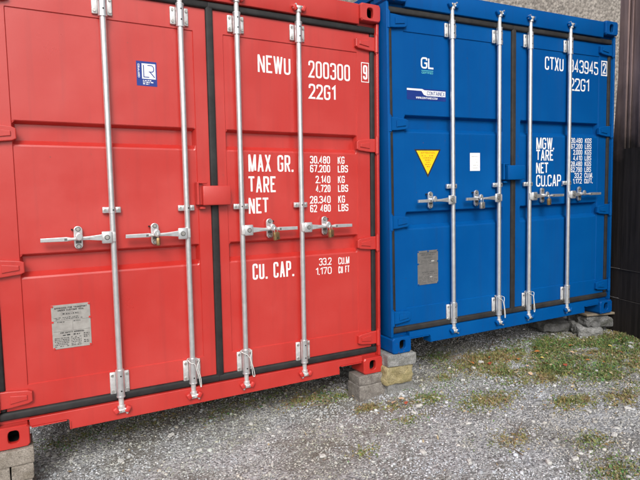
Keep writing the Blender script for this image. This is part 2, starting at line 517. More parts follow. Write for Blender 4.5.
def build_door(root, pm, mx, spec):
    """left-hand door in container coordinates, mirrored for the right-hand one"""
    X0, X1 = .062, 1.204
    Z0, Z1 = .186, 2.404
    p0, p1, q0, q1 = .168, 1.124, spec['pz'][0], spec['pz'][1]
    g = spec['grooves']
    zprof = [(Z0, RY), (q0 - .004, RY), (q0, PY)]
    for (lo, hi) in g:
        zprof += [(lo, PY), (lo + .010, PY + .004), (lo + .034, GY), (hi - .018, GY), (hi - .004, PY + .003), (hi, PY)]
    zprof += [(q1, PY), (q1 + .004, RY), (Z1, RY)]
    xs = [X0, p0 - .004, p0, p0 + .012, p1 - .012, p1, p1 + .004, X1]
    def yf(x, i, z, j):
        y = zprof[j][1]
        if i in (0, 1, 6, 7): return RY
        if i in (2, 5): return min(y, PY)
        return y
    mb = MB()
    sheet_grid(mb, xs, [z for z, y in zprof], yf, pm)
    # the edges of the door leaf, folded back
    YB = .125
    mb.add([(X0, RY, Z0), (X1, RY, Z0), (X1, RY, Z1), (X0, RY, Z1), (X0, YB, Z0), (X1, YB, Z0), (X1, YB, Z1), (X0, YB, Z1)],
           [[0, 4, 5, 1], [1, 5, 6, 2], [2, 6, 7, 3], [3, 7, 4, 0], [4, 7, 6, 5]], pm)
    door = mb.mirror(mx).build('door', root)
    # gasket: round-backed rubber strips between the leaf and its frame
    gb = MB(); gm = spec['gasket']
    gb.box(.022, X1 + (.021 if True else 0), .036, .090, Z1 + .001, Z1 + .044, gm, .012, 3)
    gb.box(.022, X1 + .021, .036, .090, Z0 - .046, Z0 - .001, gm, .012, 3)
    gb.box(.024, X0 - .001, .042, .090, Z0, Z1, gm, .010, 3)
    if not mx:
        gb.box(X1 + .001, X1 + .0305, .046, .100, Z0, Z1, gm, .008, 2)
        gb.box(X1 - .001, X1 + .0445, .0375, .095, Z0 - .030, Z1 + .030, gm, .010, 3)
    gb.mirror(mx).build('door_gasket', door)
    # hinges
    for hz in spec['hinges']:
        h = MB()
        h.prism([(.185, hz - .026), (.185, hz + .026), (.165, hz + .036), (.075, hz + .046), (.004, hz + .048), (.004, hz - .048),
                 (.075, hz - .046), (.165, hz - .036)], .030, .0545, pm, .005)
        h.prism([(.160, hz - .012), (.160, hz + .012), (.080, hz + .022), (.080, hz - .022)], .0235, .0302, pm, .003)
        h.cyl((.020, .026, hz - .056), (.020, .026, hz + .056), .0145, pm, n=14)
        h.cyl((.020, .026, hz - .066), (.020, .026, hz + .066), .008, pm, n=10)
        h.mirror(mx).build('hinge', door)
    # lock rods with their guides, handles and catches
    za, zb = spec['guide']
    ta, tb = spec['tguide']
    hd = spec['hz']
    for k, rx in enumerate(spec['rods']):
        rb = MB()
        rb.cyl((rx, .025, za + .02), (rx, .025, tb - .02), .0168, GALV, n=24)
        for z_a, z_b, sgn in ((za, .100, -1), (tb, spec['camtop'], 1)):
            rb.cyl((rx, .025, z_a - sgn * .01), (rx, .025, z_b), .0150, GALV_D, n=18)
            rb.cyl((rx, .025, z_b + sgn * -.016), (rx, .025, z_b + sgn * .000), .0215, GALV_D, n=18)
            # cam: forked forging that bites behind the keepers
            rb.box(rx - .021, rx + .021, .002, .040, min(z_b, z_b + sgn * .024), max(z_b, z_b + sgn * .024), GALV_D, .006, 2)
            rb.box(rx + .012, rx + .046, .000, .016, z_b + sgn * .004 - .006, z_b + sgn * .004 + .006, GALV, .004, 2)
            rb.box(rx - .040, rx - .012, .002, .018, z_b + sgn * .016 - .006, z_b + sgn * .016 + .006, GALV_D, .004, 2)
            rb.cyl((rx + .026, .000, z_b + sgn * .026), (rx + .026, .022, z_b + sgn * .026), .0065, GALV, n=10)
            rb.cyl((rx - .010, -.004, z_b + sgn * .013), (rx - .010, .004, z_b + sgn * .013), .006, STEEL, n=10)
        rb.mirror(mx).build('lock_rod', door)
        for a, b in ((za, zb), (ta, tb)):
            gd = MB()
            gd.cyl((rx, .025, a), (rx, .025, b), .0230, GALV, n=24)
            gd.cyl((rx, .025, a - .003), (rx, .025, a + .004), .0248, GALV, n=24)
            gd.cyl((rx, .025, b - .004), (rx, .025, b + .003), .0248, GALV, n=24)
            for sx in (-1, 1):
                xa, xb = sorted((rx + sx * .020, rx + sx * .053))
                gd.box(xa, xb, .041, .0545, a + .012, b - .012, GALV_D, .005, 2)
                for zz in (a + .030, b - .030):
                    gd.cyl((rx + sx * .040, .0345, zz), (rx + sx * .040, .0415, zz), .0082, STEEL, n=10)
            for zz in (a + .035, b - .030):
                gd.cyl((rx + .001, .0012, zz), (rx + .001, .006, zz), .0046, DARK, n=10)
            gd.mirror(mx).build('rod_guide', door)
        md = MB()
        zc = spec['mid']
        md.cyl((rx, .025, zc - .017), (rx, .025, zc + .017), .0205, GALV, n=20)
        for sx in (-1, 1):
            xa, xb = sorted((rx + sx * .017, rx + sx * .049))
            md.box(xa, xb, .034, .0545, zc - .017, zc + .017, GALV, .004, 2)
            md.cyl((rx + sx * .036, .029, zc), (rx + sx * .036, .035, zc), .0075, STEEL, n=8)
        md.cyl((rx + .004, .0038, zc), (rx + .004, .007, zc), .0045, DARK, n=8)
        md.mirror(mx).build('rod_bracket', door)
        # handle: hub plate on the rod, forged arm towards the hinge side
        hb = MB()
        xe = spec['hend'][k]
        hb.box(rx - .064, rx - .006, -.006, .010, hd - .034, hd + .034, GALV, .007, 2)
        hb.box(rx - .030, rx + .012, .000, .030, hd - .028, hd + .028, GALV_D, .006, 2)
        hb.cyl((rx - .036, -.011, hd), (rx - .036, -.005, hd), .010, STEEL, n=12)
        L = rx - .060 - xe
        def hx(t): return xe + t * L
        hb.prism([(hx(0), hd - .011), (hx(0), hd + .010), (hx(.42), hd + .012), (hx(.5), hd + .007), (hx(.78), hd + .011), (hx(1), hd + .018),
                  (hx(1), hd - .017), (hx(.78), hd - .010), (hx(.5), hd - .008), (hx(.42), hd - .012)], -.002, .012, GALV, .003)
        hb.prism([(hx(.42), hd - .006), (hx(.42), hd + .006), (hx(.86), hd + .001), (hx(.86), hd - .001)], -.007, -.0021, GALV_D, .002)
        # dark strip and ring paint the shade of a slot and bolt seat
        hb.box(hx(.375), hx(.455), -.0032, -.0019, hd - .007, hd + .005, RECESS_SHADE)
        hb.cyl((rx - .036, -.0075, hd), (rx - .036, -.0055, hd), .0145, RECESS_SHADE, n=14)
        hb.mirror(mx).build('door_handle', door)
        cb = MB()
        cx = spec['catch'][k]
        cb.prism([(cx + .0225 * math.cos(a), hd + .004 + (.040 if math.sin(a) > 0 else -.040) + .0225 * math.sin(a)) for a in
                  [2 * math.pi * i / 24 + .05 for i in range(24)]], .034, .046, GALV, .003)
        cb.box(cx - .018, cx + .018, .0455, .0545, hd - .045, hd + .05, GALV_D, .003)
        cb.cyl((cx, -.012, hd + .006), (cx, .040, hd + .006), .010, GALV, n=16)
        cb.prism([(cx + .019 * math.cos(a), hd + .012 + .022 * math.sin(a)) for a in [2 * math.pi * i / 18 for i in range(18)]],
                 -.020, -.0075, GALV, .005)
        for zz in (hd + .050, hd - .044):
            cb.cyl((cx, .0325, zz), (cx, .0345, zz), .0135, RECESS_SHADE, n=14)  # dark discs paint the shade of the bolt holes, the bar below a slot
        cb.box(cx - .014, cx + .014, .0325, .0345, hd - .028, hd - .010, RECESS_SHADE, .0005)
        cb.cyl((cx, .027, hd + .050), (cx, .035, hd + .050), .0095, STEEL, n=10)
        cb.cyl((cx, .027, hd - .044), (cx, .035, hd - .044), .0095, STEEL, n=10)
        cb.cyl((cx - .029, .040, hd + .048), (cx - .029, .054, hd + .048), .005, DARK, n=8)
        cb.mirror(mx).build('handle_catch', door)
    return door

def build_container(root, pm, spec):
    for top in (0, 1):
        for mx in (0, 1):
            casting(root, spec.get('cast', pm), mx, top)
    for mx in (0, 1):
        p = MB()
        # J-shaped corner post: a narrow front edge and a deep recess behind the hinges
        p.box(.002, .0225, .020, .160, .119, Hd - .119, pm, .004, 2)
        p.box(.0235, .090, .128, .160, .119, Hd - .119, pm, .003)
        p.mirror(mx).build('corner_post', root)
    hdr = MB()
    hdr.box(.163, Wd - .163, FY, .150, 2.451, Hd - .012, pm, .004, 2)
    hdr.box(.163, Wd - .163, .030, .600, Hd - .0115, Hd - .004, pm, .002)
    for mx in (0, 1):                       # short fill behind the casting, over the gasket
        xa, xb = sorted((.0225 if not mx else Wd - .0225, .163 if not mx else Wd - .163))
        hdr.box(xa, xb, .060, .128, 2.451, 2.472, pm)
    header = hdr.build('door_header', root)
    # sill with the two fork notches
    sl = MB()
    zt, zbm, zn = .1385, .036, .094
    o = [(.163, zbm + .001), (.176, zbm + .001), (.176, zn - .012), (.188, zn), (.343, zn), (.355, zn - .012), (.355, zbm)]
    pts = [(.163, zt)] + [(.163, zn + .004)] + [(.178, zn + .004), (.190, zn + .0045)] + o[4:] 
    pts = [(.163, zt), (.163, zn), (.343, zn), (.352, zn - .004), (.356, zn - .013), (.356, zbm)]
    pts = pts + [(Wd - x, z) for x, z in pts[::-1]]
    sl.prism(pts, FY, .110, pm, .003)
    for mx in (0, 1):                       # turned-out lip round the notch
        a = .17 if not mx else Wd - .343
        sl.box(a, a + .173, FY - .006, .20, zn - .006, zn - .0005, pm, .002)
        xx = .3565 if not mx else Wd - .3625
        sl.box(xx, xx + .006, FY - .006, FY - .0005, zbm, zn - .012, pm, .002)
        xa, xb = sorted((.0225 if not mx else Wd - .0225, .163 if not mx else Wd - .163))
        sl.box(xa, xb, .060, .128, .119, .1385, pm)
    sill = sl.build('door_sill', root)
    # keepers the cams bite on
    for par, zc, sg in ((sill, .100, -1), (header, spec['camtop'], 1)):
        for k, rx in enumerate(list(spec['rods']) + [Wd - x for x in spec['rods']]):
            for sx in (-1, 1):
                kb = MB()
                xf = Matrix.Translation((rx + sx * .032, .006, zc + sg * .006)) @ Matrix.Rotation(sx * .5, 4, 'Y')
                kb.box(-.013, .013, -.010, .017, -.018, .018, spec['keeper'], .006, 2, xf)
                kb.build('cam_keeper', par)
    # corrugated sides, roof, back and floor
    for mx in (0, 1):
        sw = MB(); ys = [.160]; xs = [.012]
        y = .16; 
        while y < Ld - .30:
            for dy, x in ((.072, .012), (.068, .046), (.072, .046), (.068, .012)):
                y += dy; ys.append(y); xs.append(x)
        ys.append(Ld - .02); xs.append(.012)
        vs = [(x, yy, .150) for x, yy in zip(xs, ys)] + [(x, yy, Hd - .062) for x, yy in zip(xs, ys)]
        n = len(ys)
        sw.add(vs, [[i, i + 1, n + i + 1, n + i] for i in range(n - 1)], pm)
        sw.box(.002, .060, .161, Ld - .02, Hd - .061, Hd - .002, pm, .004)
        sw.box(.006, .060, .171, Ld - .02, .030, .149, pm, .004)
        sw.mirror(mx).build('side_wall', root)
    rf = MB()
    rf.box(.061, Wd - .061, .151, Ld - .02, Hd - .030, Hd - .016, pm)
    rf.build('roof', root)
    bw = MB()
    bw.box(.0, Wd, Ld - .019, Ld, .03, Hd, pm, .004)
    bw.build('back_wall', root)
    fl = MB()
    fl.box(.061, Wd - .061, .126, Ld - .02, .125, .165, OLDWOOD)
    y = .5
    while y < Ld - .2:
        fl.box(.062, Wd - .062, y, y + .045, .036, .1245, pm); y += .30
    fl.build('floor', root)
    d1 = build_door(root, pm, False, spec)
    d2 = build_door(root, pm, True, dict(spec, hend=spec['hend_r'], catch=spec['catch_r']))
    # door overlap guard: box on the right-hand leaf, angle on the left-hand one
    bx = spec['box']
    g = MB()
    g.box(bx[0], bx[1], -.006, .0545, bx[2], bx[3], pm, .006, 2)
    g.build('overlap_guard', d2)
    g = MB()
    ax = spec['angle']
    g.box(ax[0], ax[0] + .014, .004, .0545, ax[2], ax[3], pm, .003)
    g.box(ax[0] + .0145, ax[1], .030, .0545, ax[2], ax[3], pm, .003)
    g.box(ax[0] + .0145, ax[1] + .02, .004, .0295, ax[3] - .010, ax[3], pm, .003)
    g.box(ax[0] + .02, ax[1] + .012, .022, .0545, ax[2] - .026, ax[2] - .012, pm, .003)
    g.build('guard_angle', d1)
    return d1, d2

TY = PY - .0008
red = empty('shipping_container', (0, 0, 0))
tag(red, 'red steel shipping container with four galvanised lock rods on its closed doors', 'shipping container')
SP = dict(pz=(.315, 2.268), grooves=[(.880, 1.014), (1.572, 1.708)], hinges=(.254, .945, 1.635, 2.332), guide=(.168, .320), tguide=(2.276, 2.400),
          rods=(.628, 1.047), hz=1.083, hend=(.264, .690), hend_r=(.250, .672), catch=(.450, .858), catch_r=(.449, .856),
          mid=1.232, camtop=2.478, gasket=RUBBER, keeper=RED_KEEPER, box=(1.139, 1.314, 1.245, 1.362), angle=(1.106, 1.150, 1.248, 1.385))
rd1, rd2 = build_container(red, RED, SP)

# painted numbers and weights on the red right-hand door
t = MB()
text(t, 'NEWU', 1.537, 1.765, 2.072, 2.180, TY, WHITE, .0124)
t.build('painted_owner_code', rd2); t = MB()
text(t, '200300', 1.897, 2.220, 2.070, 2.180, TY, WHITE, .0124)
t.build('painted_number', rd2); t = MB()
text(t, '9', 2.324, 2.360, 2.092, 2.190, RY - .0008, WHITE, .013)
outline(t, [(2.311, 2.075), (2.371, 2.075), (2.371, 2.205), (2.311, 2.205)], RY - .0008, .005, WHITE)
t.build('painted_check_digit', rd2); t = MB()
text(t, '22G1', 1.897, 2.103, 1.932, 2.030, TY, WHITE, .0128)
t.build('painted_type_code', rd2)
t = MB()
text(t, 'MAX GR.', 1.457, 1.772, 1.450, 1.557, TY, WHITE, .0126)
t.build('painted_maximum_weight', rd2); t = MB()
text(t, 'TARE', 1.454, 1.642, 1.318, 1.420, TY, WHITE, .0126)
t.build('painted_tare_heading', rd2); t = MB()
text(t, 'NET', 1.451, 1.588, 1.184, 1.284, TY, WHITE, .0126)
t.build('painted_net_heading', rd2); t = MB()
for i, (a, b, u) in enumerate((('30.480', 1.897, 'KG'), ('67.200', 1.897, 'LBS'), ('2.140', 1.938, 'KG'), ('4.720', 1.938, 'LBS'), ('28.340', 1.892, 'KG'), ('62 480', 1.892, 'LBS'))):
    zt = (1.556, 1.497, 1.424, 1.363, 1.288, 1.229)[i]
    text(t, a, b, 2.052, zt - .050, zt, TY, WHITE, .0072)
    text(t, u, 2.113, 2.113 + (.055 if u == 'KG' else .082), zt - .050, zt, TY, WHITE, .0072)
    t.build('painted_weight', rd2); t = MB()
text(t, 'CU. CAP.', 1.466, 1.762, .758, .862, TY, WHITE, .0126)
t.build('painted_volume_heading', rd2); t = MB()
text(t, '33.2', 1.955, 2.053, .812, .862, TY, WHITE, .0062)
text(t, 'CU.M', 2.108, 2.198, .808, .858, TY, WHITE, .0062)
t.build('painted_volume', rd2); t = MB()
text(t, '1.170', 1.926, 2.053, .748, .798, TY, WHITE, .0062)
text(t, 'CU FT', 2.108, 2.198, .745, .795, TY, WHITE, .0062)
t.build('painted_volume', rd2)

# blue certificate sticker
t = MB()
rect(t, .798, .911, 1.930, 2.067, TY, LRBLUE)
rect(t, .828, .904, 1.970, 2.055, TY - .0003, OFFWHITE)
vs, fs = ribbon([Vector(p) for p in ((.838, 2.046), (.838, 1.980), (.868, 1.980))], False, .0050)
t.add([(v.x, TY - .0006, v.y) for v in vs], fs, LRBLUE)
rr = round_poly([(.860, 2.046), (.894, 2.046, 1), (.894, 2.010, 1), (.866, 2.010)], False, .018)
vs, fs = ribbon(rr, False, .0050)
t.add([(v.x, TY - .0006, v.y) for v in vs], fs, LRBLUE)
vs, fs = ribbon([Vector((.872, 2.010)), Vector((.898, 1.980))], False, .0055)
t.add([(v.x, TY - .0008, v.y) for v in vs], fs, LRBLUE)
text(t, 'CERTIFIED', .806, .816, 1.975, 2.052, TY - .0004, OFFWHITE, .0020, rot=True)
for i, w in enumerate((.046, .060, .034)):
    scribble(t, .832, .832 + w, 1.958 - i * .0095, .006, TY - .0004, OFFWHITE, i + 3, .95)
t.build('certificate_sticker', rd1)

def data_plate(door, x0, x1, z0, z1, pmat, ink, light, rivet, seed):
    d = MB()
    d.box(x0, x1, PY - .0028, PY - .0003, z0, z1, pmat, .001)
    y = PY - .0031
    w, h = x1 - x0, z1 - z0
    X = lambda a: x0 + a * w
    Z = lambda a: z0 + a * h
    text(d, 'APPROVED FOR TRANSPORT', X(.08), X(.92), Z(.905), Z(.945), y, ink, .0022)
    text(d, 'UNDER CUSTOMS SEAL', X(.16), X(.84), Z(.855), Z(.893), y, ink, .0022)
    outline(d, [(X(.25), Z(.765)), (X(.75), Z(.765)), (X(.75), Z(.82)), (X(.25), Z(.82))], y, .0008, ink)
    scribble(d, X(.28), X(.72), Z(.778), .026 * h, y - .0002, ink, seed + 1, .95)
    scribble(d, X(.06), X(.70), Z(.70), .018 * h, y, ink, seed + 2)
    scribble(d, X(.10), X(.86), Z(.665), .018 * h, y, ink, seed + 3)
    rect(d, X(.03), X(.97), Z(.635), Z(.639), y, ink)
    scribble(d, X(.06), X(.33), Z(.60), .02 * h, y, ink, seed + 4)
    scribble(d, X(.55), X(.93), Z(.60), .018 * h, y, ink, seed + 5)
    rect(d, X(.53), X(.534), Z(.41), Z(.63), y, ink)
    rect(d, X(.03), X(.97), Z(.395), Z(.399), y, ink)
    text(d, 'CSC SAFETY APPROVAL', X(.20), X(.82), Z(.345), Z(.378), y, ink, .0022)
    scribble(d, X(.26), X(.70), Z(.29), .030 * h, y, ink, seed + 6, .95)
    for i in range(6):
        scribble(d, X(.05), X(.42), Z(.235 - i * .037), .018 * h, y, ink, seed + 10 + i, .8)
        scribble(d, X(.47), X(.74), Z(.235 - i * .037), .018 * h, y, ink, seed + 20 + i, .8)
        if i not in (3,):
            scribble(d, X(.80), X(.95), Z(.29 - i * .04), .022 * h, y, ink, seed + 30 + i, .9)
    if light:
        rect(d, X(.58), X(.70), Z(.20), Z(.235), y - .0004, light)
        rect(d, X(.66), X(.80), Z(.66), Z(.70), y - .0004, light)
    for a, b in ((.025, .975), (.975, .975), (.02, .62), (.98, .66), (.03, .02), (.97, .025)) + (((.5, .975),) if light else ()):
        d.cyl((X(a), PY - .0060, Z(b)), (X(a), PY - .0003, Z(b)), .0058, rivet, n=10)
    d.build('data_plate', door)
data_plate(rd1, .297, .492, .481, .724, PLATE, BLACKINK, None, RED_KEEPER, 100)

# ---- blue container
blue = empty('shipping_container', (2.4754, -.0775, .1369), (0, -.0140, -.0329))
tag(blue, 'blue steel shipping container with a yellow triangle sticker on its left door', 'shipping container')
SB = dict(SP, rods=(.583, 1.051), pz=(.315, 2.292), grooves=[(.888, 1.024), (1.588, 1.718)], hinges=(.258, .9515, 1.6466, 2.3507), guide=(.156, .308), tguide=(2.276, 2.400),
          hz=1.097, hend=(.242, .695), hend_r=(.187, .667), catch=(.379, .826), catch_r=(.425, .885), mid=1.198, camtop=2.500,
          gasket=WORN_RUBBER, keeper=BLUE, cast=BLUE_WORN, box=(1.121, 1.308, 1.235, 1.350), angle=(1.082, 1.128, 1.238, 1.366))
bd1, bd2 = build_container(blue, BLUE, SB)
t = MB()
text(t, 'CTXU', 1.595, 1.818, 2.136, 2.243, TY, WHITE, .0126)
t.build('painted_owner_code', bd2); t = MB()
text(t, '843945', 1.890, 2.264, 2.136, 2.246, TY, WHITE, .0124)
t.build('painted_number', bd2); t = MB()
text(t, '2', 2.315, 2.357, 2.152, 2.244, RY - .0008, WHITE, .013)
outline(t, [(2.300, 2.138), (2.371, 2.138), (2.371, 2.258), (2.300, 2.258)], RY - .0008, .010, WHITE)
t.build('painted_check_digit', bd2); t = MB()
text(t, '22G1', 1.895, 2.146, 1.984, 2.090, TY, WHITE, .0126)
t.build('painted_type_code', bd2)
t = MB()
text(t, 'MGW.', 1.503, 1.715, 1.484, 1.580, TY, WHITE, .0124)
text(t, 'TARE', 1.503, 1.706, 1.390, 1.480, TY, WHITE, .0124)
text(t, 'NET', 1.503, 1.646, 1.284, 1.374, TY, WHITE, .0124)
text(t, 'CU.CAP.', 1.505, 1.826, 1.174, 1.272, TY, WHITE, .0124)
t.build('painted_headings', bd2); t = MB(); t2 = MB()
for i, (a, u) in enumerate((('30.480', 'KGS'), ('67.200', 'LBS'), ('2.000', 'KGS'), ('4.410', 'LBS'), ('28.480', 'KGS'), ('62.790', 'LBS'), ('33.2', 'CU.M.'), ('1.172', 'CU.FT.'))):
    zt = 1.584 - i * .0503
    text(t, a, 1.925 if len(a) > 5 else (1.955 if len(a) == 5 else 1.975), 2.072, zt - .043, zt, TY, WHITE, .0066)
    text(t2, u, 2.105, 2.192 if len(u) < 5 else 2.215, zt - .043, zt, TY, WHITE, .0066)
t.build('painted_weights', bd2)
t2.build('painted_units', bd2)
t = MB()
text(t, 'GL', .322, .436, 2.052, 2.132, TY, WHITE, .0115)
rect(t, .326, .434, 2.036, 2.040, TY, TEAL)
text(t, 'CERTIFIED', .328, .432, 2.016, 2.030, TY, TEAL, .0024)
t.build('certificate_sticker', bd1)
t = MB()
rect(t, .195, .550, 1.826, 1.908, TY, NAVY)
flat(t, [(.195, 1.906), (.330, 1.906), (.352, 1.898), (.545, 1.898), (.545, 1.858), (.372, 1.858), (.345, 1.866), (.325, 1.892), (.195, 1.893)], TY - .0003, OFFWHITE)
text(t, 'CONTAINEX', .300 + .075, .538, 1.864, 1.892, TY - .0006, NAVY, .0040)
text(t, 'WWW.CONTAINEX.COM', .275, .470, 1.836, 1.850, TY - .0003, OFFWHITE, .0026)
t.build('owner_sticker', bd1)
t = MB()
flat(t, [(.376, 1.268), (.498, 1.474), (.255, 1.474)], TY, BLACKINK)
flat(t, [(.376, 1.290), (.480, 1.464), (.273, 1.464)], TY - .0003, YELLOW)
text(t, 'ATTENTION', .312, .442, 1.442, 1.454, TY - .0006, ORANGE_INK, .0024)
for i, (a, b) in enumerate(((.320, .432), (.330, .424), (.350, .402), (.362, .392), (.350, .402), (.358, .394))):
    scribble(t, a, b, 1.424 - i * .016, .007, TY - .0006, ORANGE_INK, 50 + i, .95)
t.build('warning_sticker', bd1)
t = MB()
rect(t, .783, .885, 1.312, 1.450, TY, OFFWHITE)
for i in range(5):
    scribble(t, .800, .865, 1.420 - i * .022, .0035, TY - .0003, PLATE, 70 + i, .5)
t.build('paper_label', bd1)
data_plate(bd1, .272, .463, .470, .726, PLATE_D, PLATE_DI, PLATE_L, BLUE, 200)

# ------------------------------------------------------------------ padlocks and seal cords
def padlock(body):
    root = empty('padlock', (0, 0, 0))
    b = MB(); b.box(-.023, .023, -.011, .011, -.076, -.024, body, .005, 2)
    b.cyl((0, -.0115, -.062), (0, -.010, -.062), .005, DARK, n=8)
    b.build('lock_body', root)
    s = MB()
    s.tube([(-.012, 0, -.024), (-.012, 0, -.004)] + [(-.012 * math.cos(a), 0, -.004 + .012 * math.sin(a)) for a in [math.pi * i / 8 for i in range(1, 8)]] +
           [(.012, 0, -.004), (.012, 0, -.024)], .0036, GALV, 8)
    s.build('shackle', root)
    return root
def put_blue(p):
    return blue.matrix_basis @ Vector(p)
BM = Matrix.Translation(blue.location) @ blue.rotation_euler.to_matrix().to_4x4()
pl = padlock(BRASS)
pl.location = (.864, -.018, 1.088); pl.scale = (.85, .85, .85); pl.rotation_euler = (0, .03, 1.25)
tag(pl, 'small brass padlock on the red container handle beside the central gasket, left door', 'padlock', 'brass padlocks')
for loc, rot, lab in (((1.600, -.016, 1.088), (0, -.10, .35), 'brass padlock under the word NET, on the first handle of the red right door'),
                      ((2.006, -.016, 1.084), (0, -.08, .45), 'brass padlock on the outer handle of the red right door, under 62 480'),
                      (tuple(BM @ Vector((1.570, -.016, 1.096))), (0, -.08, .3), 'brass padlock below CU.CAP. on the blue right door')):
    c = copy_tree(pl); c.location = loc; c.rotation_euler = rot; c.scale = (1, 1, 1); c['label'] = lab
p2 = padlock(STEEL)
p2.location = BM @ Vector((.832, -.018, 1.092)); p2.rotation_euler = (0, -.05, .15); p2.scale = (1.05, 1, .95)
tag(p2, 'dull steel padlock under the white paper label on the blue left door', 'padlock')

def cord(xf, rx, zb, seed, label):
    rg = random.Random(seed)
    m = MB(); P = []
    base = [(-.030, .030, zb - .004), (-.034, .000, zb + .001), (-.020, -.012, zb - .014), (.004, -.014, zb - .030), (.016, -.012, zb - .060), (.026, -.008, zb - .110), (.034, -.004, zb - .160),
            (.040, -.004, zb - .176), (.044, -.003, zb - .160), (.034, -.006, zb - .100), (.022, -.010, zb - .045), (.030, -.002, zb - .010), (.030, .030, zb - .002), (.010, .052, zb + .002), (-.020, .050, zb - .002), (-.031, .032, zb - .004)]
    base = [Vector((rx + x + rg.uniform(-.003, .003), y, z + rg.uniform(-.004, .004))) for x, y, z in base]
    for i in range(len(base) - 1):
        a, b = base[i], base[i + 1]
        p_, n_ = base[max(i - 1, 0)], base[min(i + 2, len(base) - 1)]
        for k in range(5):
            q = k / 5
            P.append(.5 * ((2 * a) + (b - p_) * q + (2 * p_ - 5 * a + 4 * b - n_) * q * q + (3 * a - p_ - 3 * b + n_) * q ** 3))
    P.append(base[-1])
    m.tube([xf @ p for p in P], .0025, CORD, 6)
    o = m.build('seal_cord')
    tag(o, label, 'cord', 'white cords tied to the rod guides')
I4 = Matrix.Identity(4)
cord(I4, 1.047, .318, 1, 'white cord looped on the bottom rod guide left of the red doors\' central gasket')
cord(I4, 1.391, .318, 2, 'white cord hanging on the bottom rod guide right of the red doors\' central gasket')
cord(BM, 1.051, .306, 3, 'white cord on the bottom rod guide left of the blue doors\' central gasket')
cord(BM, 1.387, .306, 4, 'white cord on the bottom rod guide right of the blue doors\' central gasket')

# ------------------------------------------------------------------ ground
def gz(x, y):
    z = -0.30 + 0.057 * np.clip(x, -6, 9)
    z = z + .018 * np.sin(x * 1.9 + .7) * np.sin(y * 1.6 + .3) + .009 * np.sin(x * 5.3 + y * 3.1) * np.sin(y * 4.7 - x * 2.2)
    return z
def gzs(x, y): return float(gz(np.array(float(x)), np.array(float(y))))

def grid_axis(lo, hi, fine0, fine1, step):
    a = list(np.arange(fine0, fine1, step))
    s = step; v = fine0
    left = []
    while v > lo:
        s *= 1.35; v -= s; left.append(v)
    s = step; v = a[-1]; right = []
    while v < hi:
        s *= 1.35; v += s; right.append(v)
    return np.array(left[::-1] + a + right)
gx = grid_axis(-140, 140, -1.2, 6.2, .03)
gy = grid_axis(-140, 140, -2.6, 2.2, .03)
XX, YY = np.meshgrid(gx, gy)
ZZ = gz(XX, YY)
fine = (np.abs(XX - 2.5) < 3.8) & (np.abs(YY + .2) < 2.5)
ZZ = ZZ + np.where(fine, RNG.normal(0, .0035, XX.shape), 0)
nx, ny = len(gx), len(gy)
me = bpy.data.meshes.new('ground')
co = np.stack([XX, YY, ZZ], -1).reshape(-1, 3)
idx = np.arange(nx * ny).reshape(ny, nx)
q = np.stack([idx[:-1, :-1], idx[:-1, 1:], idx[1:, 1:], idx[1:, :-1]], -1).reshape(-1, 4)
def np_mesh(me, co, faces):
    k = faces.shape[1]
    me.vertices.add(len(co)); me.vertices.foreach_set('co', np.ascontiguousarray(co, dtype=np.float32).ravel())
    me.loops.add(faces.size); me.loops.foreach_set('vertex_index', np.ascontiguousarray(faces, dtype=np.int32).ravel())
    me.polygons.add(len(faces)); me.polygons.foreach_set('loop_start', np.arange(len(faces), dtype=np.int32) * k)
    me.polygons.foreach_set('loop_total', np.full(len(faces), k, dtype=np.int32))
    me.update(calc_edges=True)
np_mesh(me, co, q)
me.polygons.foreach_set('use_smooth', np.ones(len(q), dtype=bool))
ground = bpy.data.objects.new('ground', me); COL.objects.link(ground); ground['kind'] = 'structure'
m, tt, b = mat('grit_ground', (0.2, 0.19, 0.17), 0.95)
tc = N(tt, 'ShaderNodeTexCoord')
v1 = N(tt, 'ShaderNodeTexVoronoi', Scale=85.0)
tt.links.new(tc.outputs['Object'], v1.inputs['Vector'])
n1 = N(tt, 'ShaderNodeTexNoise', Scale=2.6, Detail=7.0, Roughness=.65)
tt.links.new(tc.outputs['Object'], n1.inputs['Vector'])
n2 = N(tt, 'ShaderNodeTexNoise', Scale=60.0, Detail=4.0)
tt.links.new(tc.outputs['Object'], n2.inputs['Vector'])
bw_ = N(tt, 'ShaderNodeRGBToBW'); tt.links.new(v1.outputs['Color'], bw_.inputs[0])
c1 = ramp(tt, bw_.outputs[0], .2, (.17, .172, .175), .85, (.50, .505, .515))
c2 = mixc(tt, ramp(tt, n1.outputs[0], .42, G3(0), .66, G3(.75)).outputs[0], c1.outputs[0], (.13, .115, .085))
tt.links.new(c2, b.inputs['Base Color'])
ad = N(tt, 'ShaderNodeMath', operation='ADD'); tt.links.new(v1.outputs['Distance'], ad.inputs[0]); tt.links.new(n2.outputs[0], ad.inputs[1])
bp = N(tt, 'ShaderNodeBump', Strength=.7, Distance=.01); bp.invert = True
tt.links.new(ad.outputs[0], bp.inputs['Height']); tt.links.new(bp.outputs[0], b.inputs['Normal'])
me.materials.append(m)

# where the camera could see the ground, loose stones lie on it
def vis_points(n, rg):
    x = rg.uniform(-.6, 5.6, n * 3); y = rg.uniform(-2.4, 1.7, n * 3)
    # keep a band in front of and a little way under the containers
    front = -0.06 * np.clip(x - 2.4, 0, 3)
    near = -.72 * (x - 1.0) - .75        # the lower edge of the picture on the ground
    ok = (y > near - .45) & (y < front + 1.25)
    return x[ok][:n], y[ok][:n]

ico = bmesh.new(); bmesh.ops.create_icosphere(ico, subdivisions=1, radius=1.0)
IV = np.array([v.co[:] for v in ico.verts]); IF = np.array([[v.index for v in f.verts] for f in ico.faces]); ico.free()

